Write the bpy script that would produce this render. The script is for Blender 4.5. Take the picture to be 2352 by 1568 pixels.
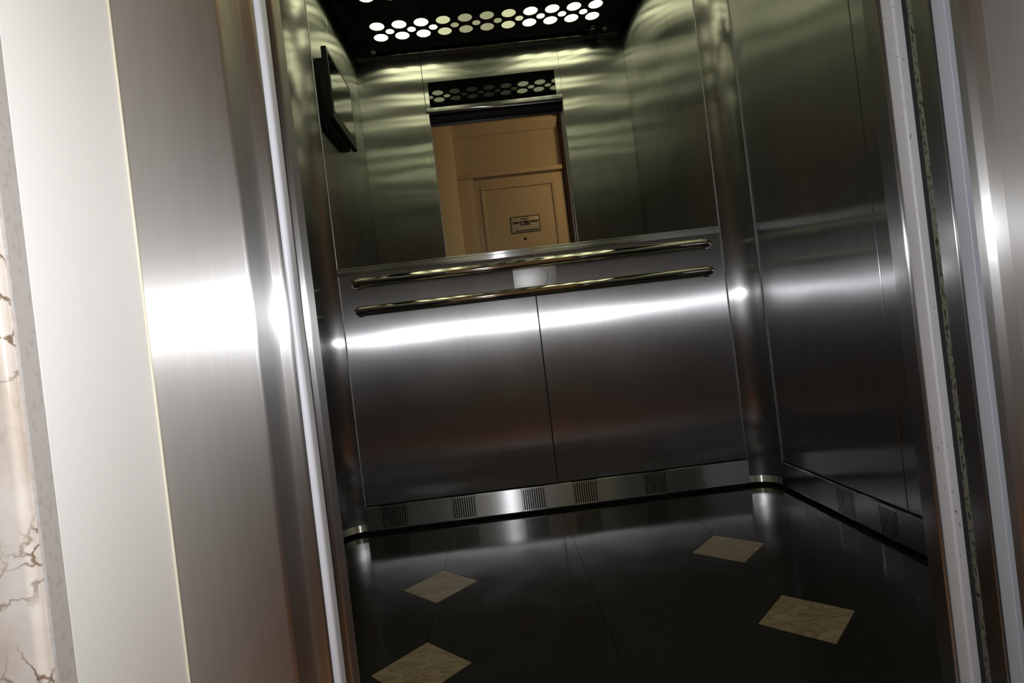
import bpy, bmesh, math
from mathutils import Vector, Matrix

S = bpy.context.scene
COL = S.collection
for o in list(bpy.data.objects):
    bpy.data.objects.remove(o)

# ------------------------------------------------------------------ camera
CX, CZ = -0.1639, 0.6356
YAW, PITCH, ROLL, FPX = 0.0278, -0.0012, -0.1185, 1289.98
def cam_axes():
    cy, sy, cp, sp = math.cos(YAW), math.sin(YAW), math.cos(PITCH), math.sin(PITCH)
    f = Vector((sy*cp, cy*cp, sp)); r = Vector((cy, -sy, 0)); u = r.cross(f)
    cr, sr = math.cos(ROLL), math.sin(ROLL)
    return cr*r + sr*u, -sr*r + cr*u, f
r_, u_, f_ = cam_axes()
cd = bpy.data.cameras.new('camera'); cam = bpy.data.objects.new('camera', cd); COL.objects.link(cam)
cd.sensor_width = 36.0; cd.lens = FPX*36.0/2352.0; cd.clip_start = 0.02; cd.clip_end = 50
M = Matrix(((r_.x, u_.x, -f_.x, CX), (r_.y, u_.y, -f_.y, 0.0), (r_.z, u_.z, -f_.z, CZ), (0, 0, 0, 1)))
cam.matrix_world = M
S.camera = cam

# ------------------------------------------------------------------ world, lights, exposure
w = bpy.data.worlds.new('world'); S.world = w; w.use_nodes = True
w.node_tree.nodes['Background'].inputs['Color'].default_value = (0.02, 0.017, 0.014, 1)
w.node_tree.nodes['Background'].inputs['Strength'].default_value = 0.3
S.view_settings.view_transform = 'Standard'
S.view_settings.look = 'None'
S.view_settings.exposure = 0.0
S.view_settings.gamma = 1.0
S.view_settings.use_curve_mapping = False
S.cycles.sample_clamp_indirect = 4.0
S.cycles.glossy_bounces = 5
S.cycles.max_bounces = 8
S.cycles.diffuse_bounces = 3
S.cycles.denoising_input_passes = 'RGB_ALBEDO_NORMAL'

FLASH_W = 5.6          # the camera's own flash, just above the lens
fl = bpy.data.lights.new('camera_flash', 'AREA'); fl.shape = 'RECTANGLE'; fl.size = 0.06; fl.size_y = 0.03
fl.energy = FLASH_W; fl.color = (0.97, 0.98, 1.0)
flo = bpy.data.objects.new('camera_flash', fl); COL.objects.link(flo)
flo.location = (-0.196, 0.0, 0.762); flo.rotation_euler = (math.radians(90), 0, 0)

HALL_W = 18.0          # warm landing lamp
# (its light object sits inside the landing lamp builder near the end)

# ------------------------------------------------------------------ helpers
WORLD_LOC = {}
def tag(o, label=None, cat=None, group=None, kind=None):
    if label: o['label'] = label
    if cat: o['category'] = cat
    if group: o['group'] = group
    if kind: o['kind'] = kind
    return o
def struct(o): o['kind'] = 'structure'; return o
def link(name, me, mats, parent, origin):
    o = bpy.data.objects.new(name, me); COL.objects.link(o)
    for m in (mats if isinstance(mats, (list, tuple)) else [mats]): me.materials.append(m)
    if parent is not None:
        o.parent = parent; o.location = origin - WORLD_LOC[parent]
    else:
        o.location = origin
    WORLD_LOC[o] = origin.copy()
    return o
def finish(bm, name, mats, parent=None, smooth=True, origin=None):
    bmesh.ops.recalc_face_normals(bm, faces=bm.faces)
    vs = [v.co for v in bm.verts]
    lo = Vector((min(v[i] for v in vs) for i in range(3))); hi = Vector((max(v[i] for v in vs) for i in range(3)))
    if origin is None: origin = Vector(((lo.x+hi.x)/2, (lo.y+hi.y)/2, lo.z))
    bmesh.ops.translate(bm, verts=bm.verts, vec=-origin)
    me = bpy.data.meshes.new(name); bm.to_mesh(me); bm.free()
    if smooth:
        for p in me.polygons: p.use_smooth = True
        me.set_sharp_from_angle(angle=math.radians(28))
    return link(name, me, mats, parent, origin)
def empty(name, loc):
    o = bpy.data.objects.new(name, None); COL.objects.link(o); o.location = loc
    o.empty_display_size = 0.05; WORLD_LOC[o] = Vector(loc); return o
def bm_box(bm, x0, x1, y0, y1, z0, z1, bev=0.0, seg=2):
    r = bmesh.ops.create_cube(bm, size=1.0)
    for v in r['verts']:
        v.co = Vector((x0+(v.co.x+.5)*(x1-x0), y0+(v.co.y+.5)*(y1-y0), z0+(v.co.z+.5)*(z1-z0)))
    if bev > 0:
        es = list({e for v in r['verts'] for e in v.link_edges})
        bmesh.ops.bevel(bm, geom=es, offset=bev, segments=seg, profile=.5, affect='EDGES')
def box(name, x0, x1, y0, y1, z0, z1, mat, parent=None, bev=0.0, seg=2):
    bm = bmesh.new(); bm_box(bm, x0, x1, y0, y1, z0, z1, bev, seg)
    return finish(bm, name, mat, parent)
def bm_prism(bm, pts, z0, z1):
    a = [bm.verts.new((p[0], p[1], z0)) for p in pts]; b = [bm.verts.new((p[0], p[1], z1)) for p in pts]
    n = len(pts)
    for i in range(n): bm.faces.new((a[i], a[(i+1) % n], b[(i+1) % n], b[i]))
    bm.faces.new(a[::-1]); bm.faces.new(b)
def prism(name, pts, z0, z1, mat, parent=None):
    bm = bmesh.new(); bm_prism(bm, pts, z0, z1); return finish(bm, name, mat, parent)
def rounded(pts, rad, seg=6):
    """closed plan outline with corner radii"""
    out = []; n = len(pts)
    for i in range(n):
        p = Vector(pts[i]); r = rad.get(i, 0)
        if r <= 0: out.append((p.x, p.y)); continue
        a = (Vector(pts[i-1])-p).normalized(); b = (Vector(pts[(i+1) % n])-p).normalized()
        ang = a.angle(b); d = r/math.tan(ang/2); c = p+(a+b).normalized()*(r/math.sin(ang/2))
        s = p+a*d-c; e = p+b*d-c
        a0 = math.atan2(s.y, s.x); da = math.atan2(e.y, e.x)-a0
        while da > math.pi: da -= 2*math.pi
        while da < -math.pi: da += 2*math.pi
        for k in range(seg+1):
            t = a0+da*k/seg; out.append((c.x+r*math.cos(t), c.y+r*math.sin(t)))
    return out
def bm_tube(bm, path, rad, n=16, caps=True):
    path = [Vector(p) for p in path]; rings = []; up = Vector((0.0123, 0.0, 1.0))
    for i, p in enumerate(path):
        d = (path[min(i+1, len(path)-1)]-path[max(i-1, 0)]).normalized()
        s = d.cross(up).normalized(); t = s.cross(d)
        r = rad[i] if isinstance(rad, (list, tuple)) else rad
        rings.append([bm.verts.new(p+s*(r*math.cos(2*math.pi*k/n))+t*(r*math.sin(2*math.pi*k/n))) for k in range(n)])
    for a, b in zip(rings, rings[1:]):
        for k in range(n): bm.faces.new((a[k], a[(k+1) % n], b[(k+1) % n], b[k]))
    if caps: bm.faces.new(rings[0]); bm.faces.new(rings[-1][::-1])
def bm_lathe(bm, c, prof, n=24, axis='z'):
    rings = []
    for r, h in prof:
        ring = []
        for k in range(n):
            a = 2*math.pi*k/n
            if axis == 'z': q = (c[0]+r*math.cos(a), c[1]+r*math.sin(a), c[2]+h)
            else: q = (c[0]+r*math.cos(a), c[1]+h, c[2]+r*math.sin(a))
            ring.append(bm.verts.new(q))
        rings.append(ring)
    for a, b in zip(rings, rings[1:]):
        for k in range(n): bm.faces.new((a[k], a[(k+1) % n], b[(k+1) % n], b[k]))
    bm.faces.new(rings[0]); bm.faces.new(rings[-1])

# ------------------------------------------------------------------ materials
def new_mat(name):
    m = bpy.data.materials.new(name); m.use_nodes = True; nt = m.node_tree
    for n in list(nt.nodes): nt.nodes.remove(n)
    out = nt.nodes.new('ShaderNodeOutputMaterial')
    return m, nt, out
def N(nt, t, **kw):
    n = nt.nodes.new(t)
    for k, v in kw.items():
        if k in n.inputs.keys(): n.inputs[k].default_value = v
        else: setattr(n, k, v)
    return n
def pbr(name, col, rough=.5, metal=0.0, spec=.5, coat=0.0, emis=None, estr=0.0):
    m, nt, out = new_mat(name); b = N(nt, 'ShaderNodeBsdfPrincipled')
    b.inputs['Base Color'].default_value = (*col, 1); b.inputs['Roughness'].default_value = rough
    b.inputs['Metallic'].default_value = metal; b.inputs['Specular IOR Level'].default_value = spec
    b.inputs['Coat Weight'].default_value = coat
    if emis: b.inputs['Emission Color'].default_value = (*emis, 1); b.inputs['Emission Strength'].default_value = estr
    nt.links.new(b.outputs[0], out.inputs[0]); return m
def stretch_noise(nt, scale3, sc, detail=3.0, rough=.55):
    g = N(nt, 'ShaderNodeNewGeometry'); mp = N(nt, 'ShaderNodeMapping'); mp.inputs['Scale'].default_value = scale3
    nt.links.new(g.outputs['Position'], mp.inputs['Vector'])
    n = N(nt, 'ShaderNodeTexNoise'); n.inputs['Scale'].default_value = sc; n.inputs['Detail'].default_value = detail
    n.inputs['Roughness'].default_value = rough
    nt.links.new(mp.outputs[0], n.inputs['Vector']); return n
def ramp(nt, src, stops):
    r = N(nt, 'ShaderNodeValToRGB'); e = r.color_ramp.elements
    while len(e) < len(stops): e.new(.5)
    for k, (p, c) in enumerate(stops):
        e[k].position = p; e[k].color = (*c, 1) if len(c) == 3 else c
    nt.links.new(src, r.inputs[0]); return r
def brushed(name, col=(.47, .47, .475), brush='v', core=.005, wide=.032, side=.15, side2=.21, mixw=.30, wav=.22, grain=.04):
    """brushed steel: grooves along z ('v') or along the horizontal ('h'); two anisotropic lobes"""
    m, nt, out = new_mat(name)
    fine = stretch_noise(nt, (190, 190, 2.0) if brush == 'v' else (2, 2, 190), 1.0, 4)
    smear = stretch_noise(nt, (5, 5, 2.2), 1.0, 3)
    cr = ramp(nt, fine.outputs['Fac'], [(.25, tuple(c*(1-grain*1.6) for c in col)), (.75, tuple(min(1, c*(1+grain)) for c in col))])
    wave = stretch_noise(nt, (2.2, 2.2, 3.4), 1.0, 1)
    bmp = N(nt, 'ShaderNodeBump'); bmp.inputs['Strength'].default_value = wav; bmp.inputs['Distance'].default_value = .012
    nt.links.new(wave.outputs['Fac'], bmp.inputs['Height'])
    geo = N(nt, 'ShaderNodeNewGeometry')
    if brush == 'v':
        tv = N(nt, 'ShaderNodeCombineXYZ'); tv.inputs['Z'].default_value = 1.0; tan = tv.outputs[0]
    else:
        cx = N(nt, 'ShaderNodeVectorMath', operation='CROSS_PRODUCT'); cx.inputs[1].default_value = (0, 0, 1)
        nt.links.new(geo.outputs['Normal'], cx.inputs[0]); tan = cx.outputs[0]
    def lobe(along, side, dist):
        al = math.sqrt(along*side); a = 1-math.sqrt(along/side)
        g = N(nt, 'ShaderNodeBsdfAnisotropic'); g.distribution = dist
        g.inputs['Roughness'].default_value = math.sqrt(al); g.inputs['Anisotropy'].default_value = a
        nt.links.new(cr.outputs[0], g.inputs['Color']); nt.links.new(tan, g.inputs['Tangent'])
        nt.links.new(bmp.outputs[0], g.inputs['Normal']); return g
    g1, g2 = lobe(core, side, 'GGX'), lobe(wide, max(side, side2), 'GGX')
    mw = N(nt, 'ShaderNodeMapRange'); mw.inputs['From Min'].default_value = .3; mw.inputs['From Max'].default_value = .7
    mw.inputs['To Min'].default_value = mixw-.03; mw.inputs['To Max'].default_value = mixw+.06
    nt.links.new(smear.outputs['Fac'], mw.inputs['Value'])
    mx = N(nt, 'ShaderNodeMixShader'); nt.links.new(mw.outputs[0], mx.inputs[0])
    nt.links.new(g1.outputs[0], mx.inputs[1]); nt.links.new(g2.outputs[0], mx.inputs[2])
    nt.links.new(mx.outputs[0], out.inputs[0]); return m

STEEL = brushed('brushed_steel')
STEEL_BACK = brushed('brushed_steel_back', col=(.55, .55, .56), core=.011, wide=.05, side=.31, mixw=.29, wav=.12)
STEEL_SIDE = brushed('brushed_steel_side', core=.012, wide=.034, side=.22, mixw=.30, wav=.2)
STEEL_JAMB = brushed('brushed_steel_jamb', col=(.60, .59, .58), core=.035, wide=.14, side=.42, mixw=.34, wav=.02, grain=.03)
STEEL_H = brushed('brushed_steel_horizontal', col=(.55, .55, .56), brush='h', core=.014, wide=.07, side=.35, mixw=.31, wav=.05)
CHROME = pbr('chrome', (.55, .53, .49), .05, 1.0)
MIRROR = pbr('mirror_glass', (.80, .82, .80), .0, 1.0)
BLACKGLASS = pbr('black_glass', (.004, .004, .005), .03, 0, .5)
BLACKPLASTIC = pbr('black_plastic', (.006, .006, .007), .45)
GAP = pbr('dark_gap', (.006, .006, .006), .8, 0, .2)
RUBBER = pbr('black_rubber', (.012, .011, .010), .6)
ALU = pbr('aluminium_plate', (.62, .62, .62), .46, 1.0)
WHITE = pbr('white_lacquer', (.88, .88, .86), .45, 0, .4)
CEILPANEL = pbr('dark_polished_ceiling', (.012, .011, .009), .12, 0, .5)
CEILDARK = pbr('dark_ceiling', (.02, .02, .018), .6)
CREAM = pbr('cream_paint', (.66, .56, .42), .5, 0, .3)
HALLPAINT = pbr('landing_wall_paint', (.62, .53, .40), .7, 0, .2)
HALLCEIL = pbr('landing_ceiling_paint', (.55, .50, .42), .8, 0, .2)
SIGNPLATE = pbr('sign_plate', (.62, .58, .52), .4, .2)
INK = pbr('sign_ink', (.05, .04, .03), .6)

def granite():
    m, nt, out = new_mat('black_granite'); b = N(nt, 'ShaderNodeBsdfPrincipled')
    n = stretch_noise(nt, (1, 1, 1), 190, 2)
    c = ramp(nt, n.outputs['Fac'], [(.42, (.007, .007, .007)), (.62, (.013, .013, .012)), (.74, (.030, .030, .028))])
    nt.links.new(c.outputs[0], b.inputs['Base Color'])
    n2 = stretch_noise(nt, (1, 1, 1), 7, 3); r = ramp(nt, n2.outputs['Fac'], [(.3, (.09,)*3), (.7, (.17,)*3)])
    nt.links.new(r.outputs[0], b.inputs['Roughness']); b.inputs['Specular IOR Level'].default_value = .5
    nt.links.new(b.outputs[0], out.inputs[0]); return m
def beige_marble():
    m, nt, out = new_mat('beige_marble'); b = N(nt, 'ShaderNodeBsdfPrincipled')
    n = stretch_noise(nt, (6, 16, 6), 1.0, 6, .6); n.inputs['Distortion'].default_value = 1.6
    c = ramp(nt, n.outputs['Fac'], [(.30, (.14, .095, .045)), (.44, (.26, .195, .115)), (.5, (.17, .12, .062)), (.56, (.28, .215, .135)), (.75, (.23, .17, .098))])
    nt.links.new(c.outputs[0], b.inputs['Base Color']); b.inputs['Roughness'].default_value = .3
    b.inputs['Specular IOR Level'].default_value = .3
    nt.links.new(b.outputs[0], out.inputs[0]); return m
def pink_marble():
    m, nt, out = new_mat('pink_beige_marble'); b = N(nt, 'ShaderNodeBsdfPrincipled')
    n = stretch_noise(nt, (9, 9, 7), 1.0, 5, .6); n.inputs['Distortion'].default_value = .6
    c = ramp(nt, n.outputs['Fac'], [(.28, (.52, .44, .36)), (.45, (.68, .60, .53)), (.55, (.76, .69, .63)), (.72, (.84, .79, .74))])
    # veins: cell borders of a warped voronoi, thinned out by a second noise
    g = N(nt, 'ShaderNodeNewGeometry'); wn = stretch_noise(nt, (30, 30, 30), 1.0, 4)
    ad = N(nt, 'ShaderNodeVectorMath', operation='SCALE'); ad.inputs['Scale'].default_value = .045
    nt.links.new(wn.outputs['Color'], ad.inputs[0])
    ad2 = N(nt, 'ShaderNodeVectorMath', operation='ADD'); nt.links.new(g.outputs['Position'], ad2.inputs[0]); nt.links.new(ad.outputs[0], ad2.inputs[1])
    v = N(nt, 'ShaderNodeTexVoronoi'); v.feature = 'DISTANCE_TO_EDGE'; v.inputs['Scale'].default_value = 38
    nt.links.new(ad2.outputs[0], v.inputs['Vector'])
    vr = ramp(nt, v.outputs['Distance'], [(.0, (1, 1, 1)), (.03, (.7, .7, .7)), (.06, (0, 0, 0))])
    mk = stretch_noise(nt, (8, 8, 8), 1.0, 2); mr = ramp(nt, mk.outputs['Fac'], [(.49, (0, 0, 0)), (.58, (1, 1, 1))])
    mu = N(nt, 'ShaderNodeMath', operation='MULTIPLY'); nt.links.new(vr.outputs[0], mu.inputs[0]); nt.links.new(mr.outputs[0], mu.inputs[1])
    mx = N(nt, 'ShaderNodeMix'); mx.data_type = 'RGBA'
    nt.links.new(mu.outputs[0], mx.inputs['Factor']); nt.links.new(c.outputs[0], mx.inputs['A']); mx.inputs['B'].default_value = (.20, .13, .08, 1)
    nt.links.new(mx.outputs['Result'], b.inputs['Base Color']); b.inputs['Roughness'].default_value = .22
    b.inputs['Specular IOR Level'].default_value = .4
    nt.links.new(b.outputs[0], out.inputs[0]); return m
def worn_paint(name, col, dirt, thr):
    m, nt, out = new_mat(name); b = N(nt, 'ShaderNodeBsdfPrincipled')
    n = stretch_noise(nt, (260, 260, 120), 1.0, 2)
    c = ramp(nt, n.outputs['Fac'], [(thr, dirt), (thr+.04, col)])
    nt.links.new(c.outputs[0], b.inputs['Base Color']); b.inputs['Roughness'].default_value = .4
    nt.links.new(b.outputs[0], out.inputs[0]); return m
def wood_floor():
    m, nt, out = new_mat('brown_landing_floor'); b = N(nt, 'ShaderNodeBsdfPrincipled')
    n = stretch_noise(nt, (3, 30, 3), 1.0, 4)
    c = ramp(nt, n.outputs['Fac'], [(.3, (.34, .15, .065)), (.7, (.55, .27, .12))])
    nt.links.new(c.outputs[0], b.inputs['Base Color']); b.inputs['Roughness'].default_value = .35
    nt.links.new(b.outputs[0], out.inputs[0]); return m
GRANITE, BEIGE, PINK = granite(), beige_marble(), pink_marble()
PAINT_EDGE = worn_paint('worn_pale_paint', (.62, .61, .63), (.20, .17, .15), .27)
PAINT_CLEAN = pbr('pale_blue_white_paint', (.66, .67, .72), .35)
PAINT_STRIP = worn_paint('blue_grey_paint', (.46, .48, .53), (.25, .25, .27), .20)
OLIVE = worn_paint('dull_olive_metal', (.17, .17, .13), (.04, .04, .03), .42)
WOODFLOOR = wood_floor()
def lens(name, s):
    m, nt, out = new_mat(name); e = N(nt, 'ShaderNodeEmission')
    e.inputs['Color'].default_value = (1.0, 1.0, .58, 1); e.inputs['Strength'].default_value = s
    nt.links.new(e.outputs[0], out.inputs[0]); return m
LENS = {'hi': lens('lamp_lens_bright', 5.6), 'mid': lens('lamp_lens_medium', .78), 'lo': lens('lamp_lens_dim', .40)}

# ------------------------------------------------------------------ dimensions
D = 2.0591      # inner face of the cab's back wall
HW = 0.80       # half width of the cab
XC = 0.7077     # start of the coved corners on the back wall
YC = D-0.0823   # start of the coved corners on the side walls
YF = 0.772      # inner face of the cab's front wall
ZT = 2.47       # top of the walls
ZB = 0.097      # top of the skirting
ZH = 2.036      # underside of the door header

# ------------------------------------------------------------------ cab floor
fl_b = struct(box('floor', -HW, HW, .70, D, -.04, -.004, GAP))
xs = [-.80, -.392, .002, .4026, .80]; ys = [.745, 1.1386, 1.5285, D+.0]; DD = .1029
dia = [(-.392, 1.1386), (.4026, 1.1386), (-.392, 1.5285), (.4026, 1.5285)]
G = .0005
for i in range(4):
    for j in range(3):
        x0, x1, y0, y1 = xs[i]+G, xs[i+1]-G, ys[j]+G, ys[j+1]-G
        pts = []
        for (cx, cy, sx, sy, first) in ((x0, y0, 1, 1, 'y'), (x1, y0, -1, 1, 'x'), (x1, y1, -1, -1, 'y'), (x0, y1, 1, -1, 'x')):
            if any(abs(cx-a) < .01 and abs(cy-b) < .01 for a, b in dia):
                k = DD-G*.2
                pa, pb = (cx, cy+sy*k), (cx+sx*k, cy)
                pts += [pa, pb] if first == 'y' else [pb, pa]
            else: pts.append((cx, cy))
        prism('granite_tile', pts, -.012, 0.0, GRANITE, fl_b)
for a, b in dia:
    k = DD-.0016
    o = prism('diamond_inlay', [(a-k, b), (a, b-k), (a+k, b), (a, b+k)], -.012, 0.0002, BEIGE, fl_b)
    o['label'] = 'beige veined marble diamond set in the black floor'

# ------------------------------------------------------------------ cab back wall
wb = struct(box('wall_back', -HW-.04, HW+.04, D+.006, D+.04, -.02, ZT, GAP))
for a, b in ((-XC+.002, -.0012), (.0022, XC-.002)):
    box('steel_panel', a, b, D, D+.006, ZB+.003, .940, STEEL_BACK, wb, .0008, 1)
mir = box('wall_mirror', -XC+.002, XC-.002, D-.001, D+.005, .965, ZT-.01, MIRROR)
tag(mir, 'large frameless mirror filling the back wall above the handrails', 'mirror')
# ledge under the mirror: two stepped polished strips
led = struct(box('trim_1', -XC+.001, XC-.001, D-.010, D+.005, .940, .958, STEEL_H, None, .002))
box('upper_lip', -XC+.001, XC-.001, D-.006, D+.005, .9585, .967, STEEL_H, led, .0015)
# skirting with slotted grilles
SKIRT = {'x': STEEL_H, 'y': STEEL_SIDE}
def slotted_skirting(name, along, a0, a1, front, z0, z1, groups, nslots, parent_label):
    """along: 'x' -> runs in x at y=front facing -y ; 'y' -> runs in y at x=front facing -x"""
    P = (lambda s, d, z: (s, front+d, z)) if along == 'x' else (lambda s, d, z: (front+d*SIGN, s, z))
    def plate(nm, s0, s1, par):
        p0, p1 = P(s0, 0, z0), P(s1, .010, z1)
        return box(nm, min(p0[0], p1[0]), max(p0[0], p1[0]), min(p0[1], p1[1]), max(p0[1], p1[1]), z0, z1, SKIRT[along], par, .001, 1)
    q0, q1 = P(a0, .010, 0), P(a1, .016, 0)
    root = struct(box(name, min(q0[0], q1[0]), max(q0[0], q1[0]), min(q0[1], q1[1]), max(q0[1], q1[1]), .004, z1-.001, GAP))
    cur = a0
    for (g0, g1) in sorted(groups):
        plate('skirting_plate', cur, g0-.0006, root)
        bm = bmesh.new()
        def bx(s0, s1, za, zb):
            p0, p1 = P(s0, .0, za), P(s1, .009, zb)
            bm_box(bm, min(p0[0], p1[0]), max(p0[0], p1[0]), min(p0[1], p1[1]), max(p0[1], p1[1]), za, zb)
        m_ = .006
        bx(g0, g1, z0, z0+m_); bx(g0, g1, z1-m_, z1)
        pitch = (g1-g0)/(nslots+.45)
        for k in range(nslots+1):
            s = g0+k*pitch; bx(s, min(s+pitch*.55, g1), z0+m_, z1-m_)
        finish(bm, 'vent_grille', SKIRT[along], root, smooth=False)
        cur = g1+.0006
    plate('skirting_plate', cur, a1, root)
    return root
SIGN = 1
slotted_skirting('baseboard_back', 'x', -XC+.002, XC-.002, D-.012, .012, ZB,
                 [(-.652, -.560), (-.394, -.308), (-.137, -.053), (.052, .140), (.315, .396)], 10, '')
box('end_plate', .648, XC-.003, D-.0135, D-.011, .012, ZB, STEEL_H, bpy.data.objects['baseboard_back'], .0008, 1)

# ------------------------------------------------------------------ coved corners
def cove(name, sgn):
    n = 14; ex, ey = HW-XC, D-YC
    arc = [(sgn*(XC+ex*math.sin(t)), YC+ey*math.cos(t)) for t in [math.pi/2*k/n for k in range(n+1)]]
    back = [(sgn*(XC+(ex+.012)*math.sin(t)), YC+(ey+.012)*math.cos(t)) for t in [math.pi/2*k/n for k in range(n+1)]]
    o = struct(prism(name, arc+back[::-1], .034, ZT, STEEL))
    # small sloped foot of the cove
    bm = bmesh.new(); rows = []
    for (off, z) in ((.0, .034), (-.008, .012), (.010, .012), (.010, .034)):
        rows.append([bm.verts.new((sgn*(XC+(ex+off)*math.sin(t)), YC+(ey+off)*math.cos(t), z)) for t in [math.pi/2*k/n for k in range(n+1)]])
    rows.append(rows[0])
    for a, b in zip(rows, rows[1:]):
        for k in range(n): bm.faces.new((a[k], a[k+1], b[k+1], b[k]))
    finish(bm, 'cove_foot', STEEL_H, o)
    # bright folded edges either side
    box('edge_bead', min(sgn*(XC-.002), sgn*(XC+.002)), max(sgn*(XC-.002), sgn*(XC+.002)), D-.004, D+.002, .012, ZT, STEEL_H, o, .0012)
    box('edge_bead', min(sgn*(HW-.004), sgn*(HW+.002)), max(sgn*(HW-.004), sgn*(HW+.002)), YC-.002, YC+.002, .012, ZT, STEEL_H, o, .0012)
    return o
cove('trim_2', -1); cove('trim_3', 1)

# ------------------------------------------------------------------ side walls
SEAM = 1.365
for nm, sg in (('wall_left', -1), ('wall_right', 1)):
    a, b = sorted((sg*(HW+.006), sg*(HW+.04)))
    o = struct(box(nm, a, b, .74, D+.006, -.02, ZT, GAP))
    a, b = sorted((sg*HW, sg*(HW+.006)))
    box('steel_panel', a, b, YF+.001, SEAM-.0012, ZB+.003, ZT, STEEL_SIDE, o, .0008, 1)
    box('steel_panel', a, b, SEAM+.0012, YC-.002, ZB+.003, ZT, STEEL_SIDE, o, .0008, 1)
SIGN = 1
slotted_skirting('baseboard_right', 'y', YF+.001, YC-.002, HW-.012, .012, ZB, [(1.765, 1.845), (1.565, 1.645), (1.39, 1.46)], 10, '')
SIGN = -1
slotted_skirting('baseboard_left', 'y', YF+.001, YC-.002, -HW+.012, .012, ZB, [(1.765, 1.845), (1.565, 1.645), (1.39, 1.46)], 10, '')

# ------------------------------------------------------------------ cab front wall (seen in the mirror)
wf = struct(box('wall_front', -HW, -.412, .752, YF-.006, 0, ZT, GAP))
box('steel_panel', -HW, -.4165, YF-.006, YF, 0, ZT, STEEL, wf, .0008, 1)
box('steel_panel', .4025, HW, YF-.006, YF, 0, ZT, STEEL, wf, .0008, 1)
box('backing', .412, HW, .752, YF-.006, 0, ZT, GAP, wf)
prism('jamb_return', rounded([(-.440, .742), (-.402, .742), (-.402, .7715), (-.440, .7715)], {1: .003, 2: .001}), 0, ZH, STEEL_JAMB, wf)
prism('jamb_return', rounded([(.440, .743), (.400, .743), (.400, .7715), (.440, .7715)], {1: .003, 2: .001}), 0, ZH, STEEL_SIDE, wf)
box('steel_return', -.4155, -.4025, YF-.0004, YF, 0, ZH-.001, STEEL, wf)
box('transom_panel', -.414, .402, YF-.006, YF, 2.215, ZT, STEEL, wf, .0008, 1)
box('transom_panel', -.414, -.388, YF-.006, YF, 2.0605, 2.2145, STEEL, wf, .0008, 1)
box('transom_panel', .368, .402, YF-.006, YF, 2.0605, 2.2145, STEEL, wf, .0008, 1)
box('header_lip', -.414, .402, .742, YF+.014, ZH, 2.060, STEEL_H, wf, .003)
box('backing', -.412, .412, .745, YF-.0065, 2.0605, ZT, GAP, wf)
box('ceiling_ledge', -HW+.01, HW-.01, YF, YF+.022, 2.384, 2.3985, CHROME, wf, .005)
ind = empty('indicator_panel', (-.01, YF-.003, 2.062))
tag(ind, 'wide black glass indicator panel above the doorway, seen in the mirror', 'display panel')
box('glass', -.3875, -.2025, YF-.006, YF+.001, 2.0615, 2.2135, BLACKGLASS, ind, .0006, 1)
box('glass', -.2005, .3675, YF-.006, YF+.001, 2.0615, 2.2135, BLACKGLASS, ind, .0006, 1)

# ------------------------------------------------------------------ cab ceiling and light panel
struct(box('ceiling', -HW-.04, HW+.04, .74, D+.04, ZT+.001, ZT+.04, CEILDARK))
lp = empty('ceiling_light_panel', (0, 1.42, 2.40))
tag(lp, 'dark polished ceiling panel pierced by rows of lit round holes', 'ceiling light')
PX, PY0, PY1, PZ = .695, .815, D-.055, 2.40
STRIPS = (1.020, 1.385, 1.750)
holes = []
for si, yc in enumerate(STRIPS):
    for k in range(11):
        x = -.602+.1192*k
        lv = 'hi' if k in (0, 1, 2, 7, 8, 9, 10) else ('mid' if k in (3, 6) else 'lo')
        holes.append((x, yc+.055, .039, lv)); holes.append((x, yc-.055, .039, lv))
        if k < 10:
            lv2 = 'hi' if k in (0, 1, 2, 7, 8, 9) else ('mid' if k in (6,) else 'lo')
            holes.append((x+.0596, yc, .0225, lv2))
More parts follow.
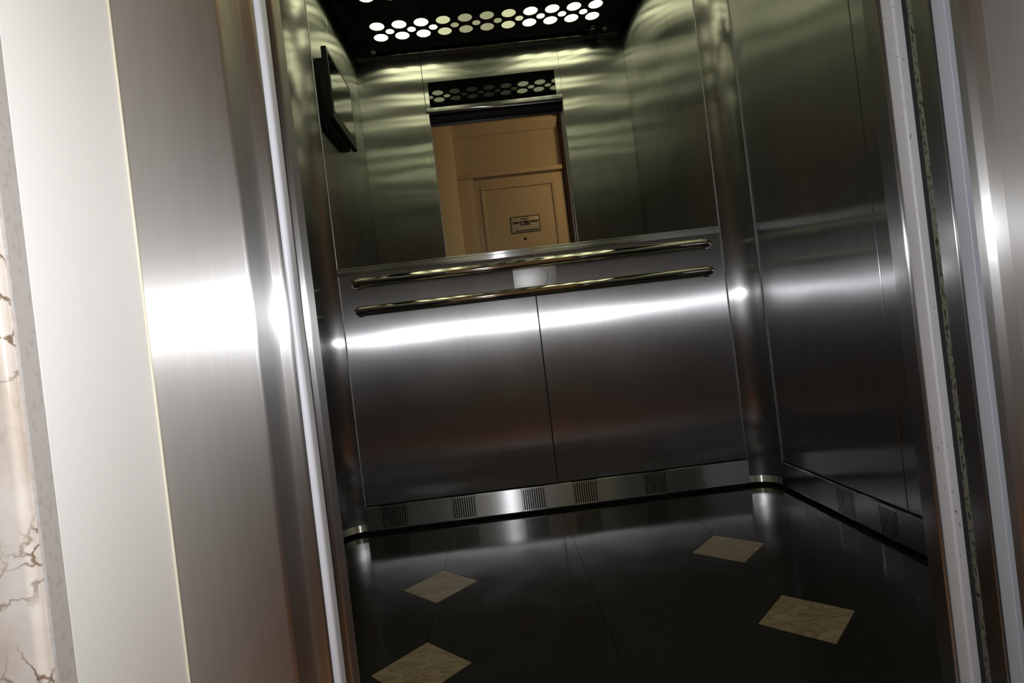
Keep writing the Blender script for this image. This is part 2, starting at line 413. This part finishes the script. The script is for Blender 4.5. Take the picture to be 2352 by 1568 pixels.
# the plate itself, each hole cut through: cells with a polygonal hole
def holed_plate():
    bm = bmesh.new()
    def rect(x0, x1, y0, y1):
        if x1-x0 < 1e-5 or y1-y0 < 1e-5: return
        bm.faces.new([bm.verts.new((x0, y0, PZ)), bm.verts.new((x1, y0, PZ)), bm.verts.new((x1, y1, PZ)), bm.verts.new((x0, y1, PZ))])
    def cell(x0, x1, y0, y1, cx, cy, r, n=24):
        # ring between the rectangle outline and the circle
        def out(a):
            dx, dy = math.cos(a), math.sin(a); t = 9
            if dx > 1e-9: t = min(t, (x1-cx)/dx)
            if dx < -1e-9: t = min(t, (x0-cx)/dx)
            if dy > 1e-9: t = min(t, (y1-cy)/dy)
            if dy < -1e-9: t = min(t, (y0-cy)/dy)
            return (cx+dx*t, cy+dy*t)
        angs = sorted({round(2*math.pi*k/n, 6) for k in range(n)} | {round(math.atan2(yy-cy, xx-cx) % (2*math.pi), 6) for xx in (x0, x1) for yy in (y0, y1)})
        I = [bm.verts.new((cx+r*math.cos(a), cy+r*math.sin(a), PZ)) for a in angs]
        U = [bm.verts.new((cx+r*math.cos(a), cy+r*math.sin(a), PZ+.006)) for a in angs]
        O = [bm.verts.new((*out(a), PZ)) for a in angs]
        for k in range(len(angs)):
            j = (k+1) % len(angs)
            bm.faces.new((I[k], I[j], O[j], O[k])); bm.faces.new((I[k], U[k], U[j], I[j]))
    ycur = PY0
    for yc in STRIPS:
        rect(-PX, PX, ycur, yc-.098)
        # lower and upper large rows
        for cy, ya, yb in ((yc-.055, yc-.098, yc-.0125), (yc+.055, yc+.0125, yc+.098)):
            xcur = -PX
            for k in range(11):
                x = -.602+.1192*k
                rect(xcur, x-.0405, ya, yb); cell(x-.0405, x+.0405, ya, yb, x, cy, .039); xcur = x+.0405
            rect(xcur, PX, ya, yb)
        # middle band with the small holes: the small circles reach into the gaps between the large ones
        xcur = -PX
        rect(-PX, PX, yc-.0125, yc+.0125)
        ycur = yc+.098
    rect(-PX, PX, ycur, PY1)
    # rim
    for (x0, x1, y0, y1) in ((-PX, PX, PY0, PY0), (-PX, PX, PY1, PY1), (-PX, -PX, PY0, PY1), (PX, PX, PY0, PY1)):
        bm.faces.new([bm.verts.new((x0, y0, PZ)), bm.verts.new((x1, y1, PZ)), bm.verts.new((x1, y1, PZ+.03)), bm.verts.new((x0, y0, PZ+.03))])
    bm.faces.new([bm.verts.new(p) for p in ((-PX, PY0, PZ+.03), (PX, PY0, PZ+.03), (PX, PY1, PZ+.03), (-PX, PY1, PZ+.03))])
    return finish(bm, 'perforated_panel', CEILPANEL, lp, smooth=False)
holed_plate()
disc = {}
for (x, y, r, lv) in holes:
    key = (r, lv)
    small = r < .03
    if key not in disc:
        bm = bmesh.new()
        h = (-.0012, -.0004) if small else (.003, .005)      # small lenses sit just proud of the plate
        bm_lathe(bm, (0, 0, 0), [(r+(0 if small else .0004), h[1]), (r+(0 if small else .0004), h[0])], 24)
        me = bpy.data.meshes.new('light_lens'); bmesh.ops.recalc_face_normals(bm, faces=bm.faces); bm.to_mesh(me); bm.free()
        me.materials.append(LENS[lv]); disc[key] = me
    o = bpy.data.objects.new('light_lens', disc[key]); COL.objects.link(o)
    o.parent = lp; o.location = Vector((x, y, PZ))-WORLD_LOC[lp]
for (x, y) in ((-.675, .838), (.685, .838), (-.675, PY1-.03), (.675, PY1-.03)):
    bm = bmesh.new(); bm_lathe(bm, (x, y, PZ), [(.006, .0), (.015, -.001), (.017, -.007), (.013, -.014), (.004, -.017)], 16)
    finish(bm, 'fixing_stud', ALU, lp)
    bm = bmesh.new(); bm_tube(bm, [(x, y, PZ+.03), (x, y, ZT+.001)], .006, 10); finish(bm, 'hanger_rod', CHROME, lp)
vp = box('vent_cover', -.775, -.715, .93, 1.22, ZT-.012, ZT, BLACKPLASTIC, None, .003)
tag(vp, 'narrow black vent cover on the ceiling beside the light panel', 'vent')

# ------------------------------------------------------------------ dome camera
dc = empty('security_camera', (.615, .850, 2.345)); tag(dc, 'small black dome security camera in the ceiling corner, seen in the mirror', 'camera')
bm = bmesh.new(); bm_lathe(bm, (.615, .850, PZ), [(.036, 0), (.038, -.004), (.038, -.016), (.034, -.020)], 24); finish(bm, 'mount_ring', BLACKPLASTIC, dc)
bm = bmesh.new(); bm_lathe(bm, (.615, .850, PZ-.020), [(.030*math.cos(t), -.032*math.sin(t)) for t in [math.pi/2*k/8 for k in range(8)]]+[(.002, -.0325)], 24)
finish(bm, 'dome', BLACKGLASS, dc)

# ------------------------------------------------------------------ monitor on the left wall (seen in the mirror)
tv = empty('wall_monitor', (-.77, 1.50, 1.66)); tag(tv, 'flat black monitor high on the left cab wall, seen in the mirror', 'monitor')
tvY0, tvY1 = 1.315, 1.715
bm = bmesh.new()
c = [(-.735, tvY0, 1.655), (-.735, tvY1, 1.665), (-.735, tvY1, 1.975), (-.735, tvY0, 1.965)]
k = [(-.758, p[1], p[2]) for p in c]
A = [bm.verts.new(p) for p in c]; B = [bm.verts.new(p) for p in k]
bm.faces.new(A); bm.faces.new(B[::-1])
for i in range(4): bm.faces.new((A[i], A[(i+1) % 4], B[(i+1) % 4], B[i]))
bmesh.ops.bevel(bm, geom=bm.edges[:], offset=.003, segments=2, affect='EDGES')
finish(bm, 'bezel', BLACKPLASTIC, tv)
box('back_housing', -.799, -.758, 1.36, 1.68, 1.64, 1.945, BLACKPLASTIC, tv, .006)
box('screen', -.7352, -.7338, tvY0+.018, tvY1-.02, 1.705, 1.950, BLACKGLASS, tv, .0004, 1)

# ------------------------------------------------------------------ handrails
def handrail(z, label):
    root = empty('handrail', (0, D-.06, z-.015)); tag(root, label, 'handrail', 'handrails on the back wall')
    y, x, R = D-.058, .640, .034
    path = [(-x, D-.0005, z), (-x, D-.030, z)]
    path += [(-x+R-R*math.cos(t), y+R-R*math.sin(t)-.0, z) for t in [math.pi/2*k/6 for k in range(1, 7)]]
    path += [(-x+R+(2*x-2*R)*k/12, y, z) for k in range(1, 12)]
    path += [(x-R+R*math.sin(t), y+R-R*math.cos(t), z) for t in [math.pi/2*k/6 for k in range(0, 7)]]
    path += [(x, D-.0005, z)]
    bm = bmesh.new(); bm_tube(bm, path, .0165, 20); finish(bm, 'rail', CHROME, root)
    for sx in (-x, x):
        bm = bmesh.new(); bm_lathe(bm, (sx, D, z), [(.0195, -.0002), (.0195, -.002), (.0185, -.0035), (.0166, -.004)], 24, 'y')
        finish(bm, 'rosette', CHROME, root)
    return root
handrail(.903, 'upper of two polished tubular handrails below the mirror')
handrail(.804, 'lower of two polished tubular handrails on the steel back wall')
pl = empty('plate', (.006, D-.004, .806)); tag(pl, 'square aluminium plate with a pressed round outline, between the handrails', 'plate')
box('plate_face', -.075, .085, D-.005, D+.0, .806, .930, ALU, pl, .0015)
bm = bmesh.new()
path = [(-.055, D-.0055, .892)]+[(.015+.037*math.sin(t), D-.0055, .855+.037*math.cos(t)) for t in [math.pi*k/14 for k in range(15)]]+[(-.055, D-.0055, .818)]
bm_tube(bm, path, .0016, 8); finish(bm, 'pressed_outline', ALU, pl)

# ------------------------------------------------------------------ doors and landing frame
ZD = 1.99
# left side: flat steel face, return and inner step of the landing frame
prism_l = struct(prism('trim_4', rounded([(-.534, .613), (-.419, .613), (-.419, .672), (-.405, .672), (-.405, .679), (-.534, .679)], {1: .0045, 2: .0008, 3: .004}), -.02, ZD+.02, STEEL_JAMB))
d1 = struct(empty('door_1', (-.60, .668, 0)))
box('leaf', -.80, -.440, .680, .684, .01, ZD+.03, GAP, d1)
d3 = struct(empty('door_2', (-.60, .70, 0)))
prism('leading_edge', rounded([(-.4095, .690), (-.401, .690), (-.401, .7135), (-.4095, .7135)], {1: .006, 2: .002}), .01, ZD+.03, PAINT_CLEAN, d3)
box('gap_shade_strip', -.46, -.4085, .6845, .6895, .01, ZD+.03, RUBBER, d3)  # black strip standing in for the shade in the door gap
box('leading_core', -.4305, -.4098, .690, .7135, .01, ZD+.03, GAP, d3)
box('leaf', -.80, -.4305, .692, .714, .01, ZD+.03, STEEL, d3)
box('seal', -.424, -.404, .7165, .7225, .01, ZD+.03, RUBBER, d3)
# right side
d4 = struct(empty('door_3', (.60, .73, 0)))
prism('leading_edge', rounded([(.430, .718), (.401, .718), (.401, .7425), (.430, .7425)], {1: .003, 2: .006}), .01, ZD+.03, PAINT_EDGE, d4)
box('leaf', .4305, .80, .720, .740, .01, ZD+.03, STEEL, d4)
box('seal', .412, .43, .702, .7165, .01, ZD+.03, RUBBER, d4)
d2 = struct(empty('door_4', (.60, .68, 0)))
prism('leading_edge', rounded([(.430, .661), (.400, .661), (.400, .688), (.430, .688)], {1: .001, 2: .003}), .01, ZD+.03, STEEL_SIDE, d2)
box('edge_strip', .4035, .430, .6885, .699, .01, ZD+.03, OLIVE, d2, .001)
box('leaf', .4305, .80, .664, .686, .01, ZD+.03, STEEL, d2)
tr6 = struct(prism('trim_5', rounded([(.44, .639), (.400, .639), (.400, .659), (.44, .659)], {1: .001, 2: .0035}), .0, ZD+.02, PAINT_STRIP))
prism_r = struct(prism('trim_6', rounded([(.47, .632), (.400, .632), (.400, .621), (.4055, .6145), (.420, .611), (.4205, .613), (.534, .613), (.534, .632)], {1: .001, 2: .002, 3: .002, 4: .0012}), -.02, ZD+.02, STEEL_JAMB))
# header over the landing opening, shade put into its dark blue-grey colour
HEADER_SHADE = pbr('header_shade_paint', (.018, .022, .030), .5)
hd = struct(box('trim_7', -.534, .534, .613, .654, ZD+.02, ZD+.12, HEADER_SHADE, None, .002))
box('door_track', -.80, .80, .655, .741, ZD+.032, ZD+.16, GAP, hd)
# sill
sl = struct(box('trim_8', -.80, .80, .60, .744, -.03, -.001, STEEL_H, None, .001))
for yy in (.652, .688, .714): box('sill_groove', -.80, .80, yy, yy+.006, -.02, -.0005, GAP, sl)
# white lacquered lining of the wall opening
XW = .534
CAULK = pbr('cream_sealant', (.80, .76, .60), .5)
for nm, sg_ in (('trim_9', -1), ('trim_10', 1)):
    a, b = sorted((sg_*XW, sg_*(XW+.04)))
    o = struct(box(nm, a, b, .467, .640, -.02, 2.16, WHITE, None, .001))
    bm = bmesh.new(); bm_tube(bm, [(sg_*(XW-.0002), .612, -.02), (sg_*(XW-.0002), .612, 1.0), (sg_*(XW-.0002), .612, ZD+.02)], .0015, 8); finish(bm, 'sealant_bead', CAULK, o)
struct(box('trim_11', -XW, XW, .467, .640, ZD+.121, 2.16, WHITE, None, .001))
# marble cladding with a rounded edge
GREYM = worn_paint('grey_beige_stone', (.52, .49, .47), (.46, .425, .40), .40)
def marble(name, x0, x1, z0, z1, rnd):
    pts = [(x0, .4665), (x0, .440), (x1, .440), (x1, .4665)]
    return struct(prism(name, rounded(pts, rnd), z0, z1, PINK))
m1 = marble('wall_landing_left', -2.2, -XW-.003, -.02, 2.75, {2: .007})
m2 = marble('wall_landing_right', XW+.003, 2.2, -.02, 2.75, {1: .007})
for m_, sg_ in ((m1, -1), (m2, 1)):
    a, b = sorted((sg_*XW, sg_*(XW+.0029)))
    box('edge_strip', a, b, .4490, .4665, -.02, 2.74, GREYM, m_)
m3 = struct(box('wall_landing_header', -XW, XW, .440, .4665, 2.161, 2.75, PINK))

# ------------------------------------------------------------------ the landing behind the camera (seen in the mirror)
YH = -1.0
struct(box('floor_landing', -2.2, 2.2, YH-.1, .60, -.06, -.02, WOODFLOOR))
struct(box('ceiling_landing', -2.2, 2.2, YH-.1, .44, 2.75, 2.80, HALLCEIL))

wh = struct(box('wall_landing_back', -2.2, 2.2, YH-.10, YH-.02, -.02, 2.75, HALLPAINT))
ADDED_WOOD = pbr('added_dark_wood', (.035, .016, .009), .5)  # dark wood added so the steel reflects a darker landing
box('added_panelling', .625, 2.2, YH-.02, YH+.03, -.02, 2.70, ADDED_WOOD, wh, .004)
box('added_panelling', -2.2, -.665, YH-.02, YH+.03, -.02, 2.70, ADDED_WOOD, wh, .004)
struct(box('wall_landing_end_left', -2.25, -2.2, YH-.1, .44, -.02, 2.75, ADDED_WOOD))
struct(box('wall_landing_end_right', 2.2, 2.25, YH-.1, .44, -.02, 2.75, ADDED_WOOD))
LIT_PILASTER = pbr('lit_pilaster_paint', (.92, .80, .56), .6, 0, .2)  # light on the pilaster put into a paler colour than the wall
pil = struct(box('trim_12', -.66, -.345, YH-.02, YH+.05, -.02, 2.75, LIT_PILASTER, None, .004))
def cornice():
    prof = [(0, 0), (.012, 0), (.018, .02), (.05, .06), (.055, .075), (.055, .085), (0, .085)]
    bm = bmesh.new(); rings = []
    for x in (-.344, .618):
        rings.append([bm.verts.new((x, YH-.02+d, 2.53+z)) for d, z in prof])
    n = len(prof)
    for k in range(n): bm.faces.new((rings[0][k], rings[0][(k+1) % n], rings[1][(k+1) % n], rings[1][k]))
    bm.faces.new(rings[0]); bm.faces.new(rings[1][::-1])
    return struct(finish(bm, 'trim_13', CREAM))
cornice()
a = struct(box('trim_14', -.344, .62, YH-.02, YH+.022, 2.140, 2.178, CREAM, None, .004))
struct(box('trim_15', -.344, -.200, YH-.02, YH+.012, -.02, 2.139, CREAM, None, .004))
hdoor = struct(box('door_5', -.198, .618, YH-.02, YH, -.01, 2.118, CREAM, None, .002))
def moulding(x0, x1, z0, z1):
    for (a0, a1, b0, b1) in ((x0, x1, z1-.03, z1), (x0, x1, z0, z0+.03), (x0, x0+.03, z0+.03, z1-.03), (x1-.03, x1, z0+.03, z1-.03)):
        box('panel_moulding', a0, a1, YH, YH+.012, b0, b1, CREAM, hdoor, .005)
moulding(-.145, .535, 1.02, 2.052); moulding(-.145, .535, .12, .92)
bm = bmesh.new(); bm_lathe(bm, (.212, YH, 1.546), [(.013, 0), (.013, .006), (.008, .008), (.003, .006)], 16, 'y'); finish(bm, 'peephole', INK, hdoor)
bm = bmesh.new(); bm_lathe(bm, (.555, YH, 1.0), [(.02, 0), (.02, .006), (.010, .02), (.024, .035), (.026, .05), (.015, .06)], 16, 'y'); finish(bm, 'knob', CHROME, hdoor)
sg = empty('door_sign', (.227, YH+.003, 1.60)); tag(sg, 'small framed sign with dark print on the cream landing door, seen in the mirror', 'sign')
box('sign_plate', .093, .361, YH+.0005, YH+.004, 1.603, 1.752, SIGNPLATE, sg, .001)
bm = bmesh.new()
for q in ((.093, .361, 1.746, 1.752), (.093, .361, 1.603, 1.609), (.093, .099, 1.609, 1.746), (.355, .361, 1.609, 1.746)):
    bm_box(bm, q[0], q[1], YH+.004, YH+.007, q[2], q[3])
finish(bm, 'sign_frame', INK, sg)
bm = bmesh.new()      # the worn, unreadable print
for (x0, x1, z0, z1) in ((.19, .25, 1.722, 1.730), (.115, .165, 1.686, 1.706), (.17, .20, 1.688, 1.706), (.21, .262, 1.686, 1.708), (.27, .345, 1.688, 1.706),
                         (.175, .215, 1.668, 1.682), (.22, .27, 1.668, 1.684), (.13, .34, 1.616, 1.626)):
    bm_box(bm, x0, x1, YH+.0038, YH+.0046, z0, z1)
finish(bm, 'printed_lines', INK, sg)

# landing lamp: a round ceiling fitting, out of view
lamp = empty('landing_lamp', (1.50, .15, 2.66)); tag(lamp, 'round ceiling lamp on the landing ceiling', 'ceiling lamp')
bm = bmesh.new(); bm_lathe(bm, (1.50, .15, 2.75), [(.16, 0), (.16, -.02), (.15, -.03)], 32); finish(bm, 'base', WHITE, lamp)
bm = bmesh.new(); bm_lathe(bm, (1.50, .15, 2.72), [(.145, 0), (.135, -.03), (.09, -.055), (.02, -.062)], 32)
GLOW = pbr('lamp_glass', (.9, .8, .6), .4, 0, .3, 0, (1.0, .66, .34), 1.2)
finish(bm, 'glass_shade', GLOW, lamp)
ll = bpy.data.lights.new('landing_lamp_light', 'POINT'); ll.energy = HALL_W; ll.color = (1.0, .70, .32); ll.shadow_soft_size = .2
lo = bpy.data.objects.new('landing_lamp_light', ll); COL.objects.link(lo); lo.location = (1.50, .15, 2.55)
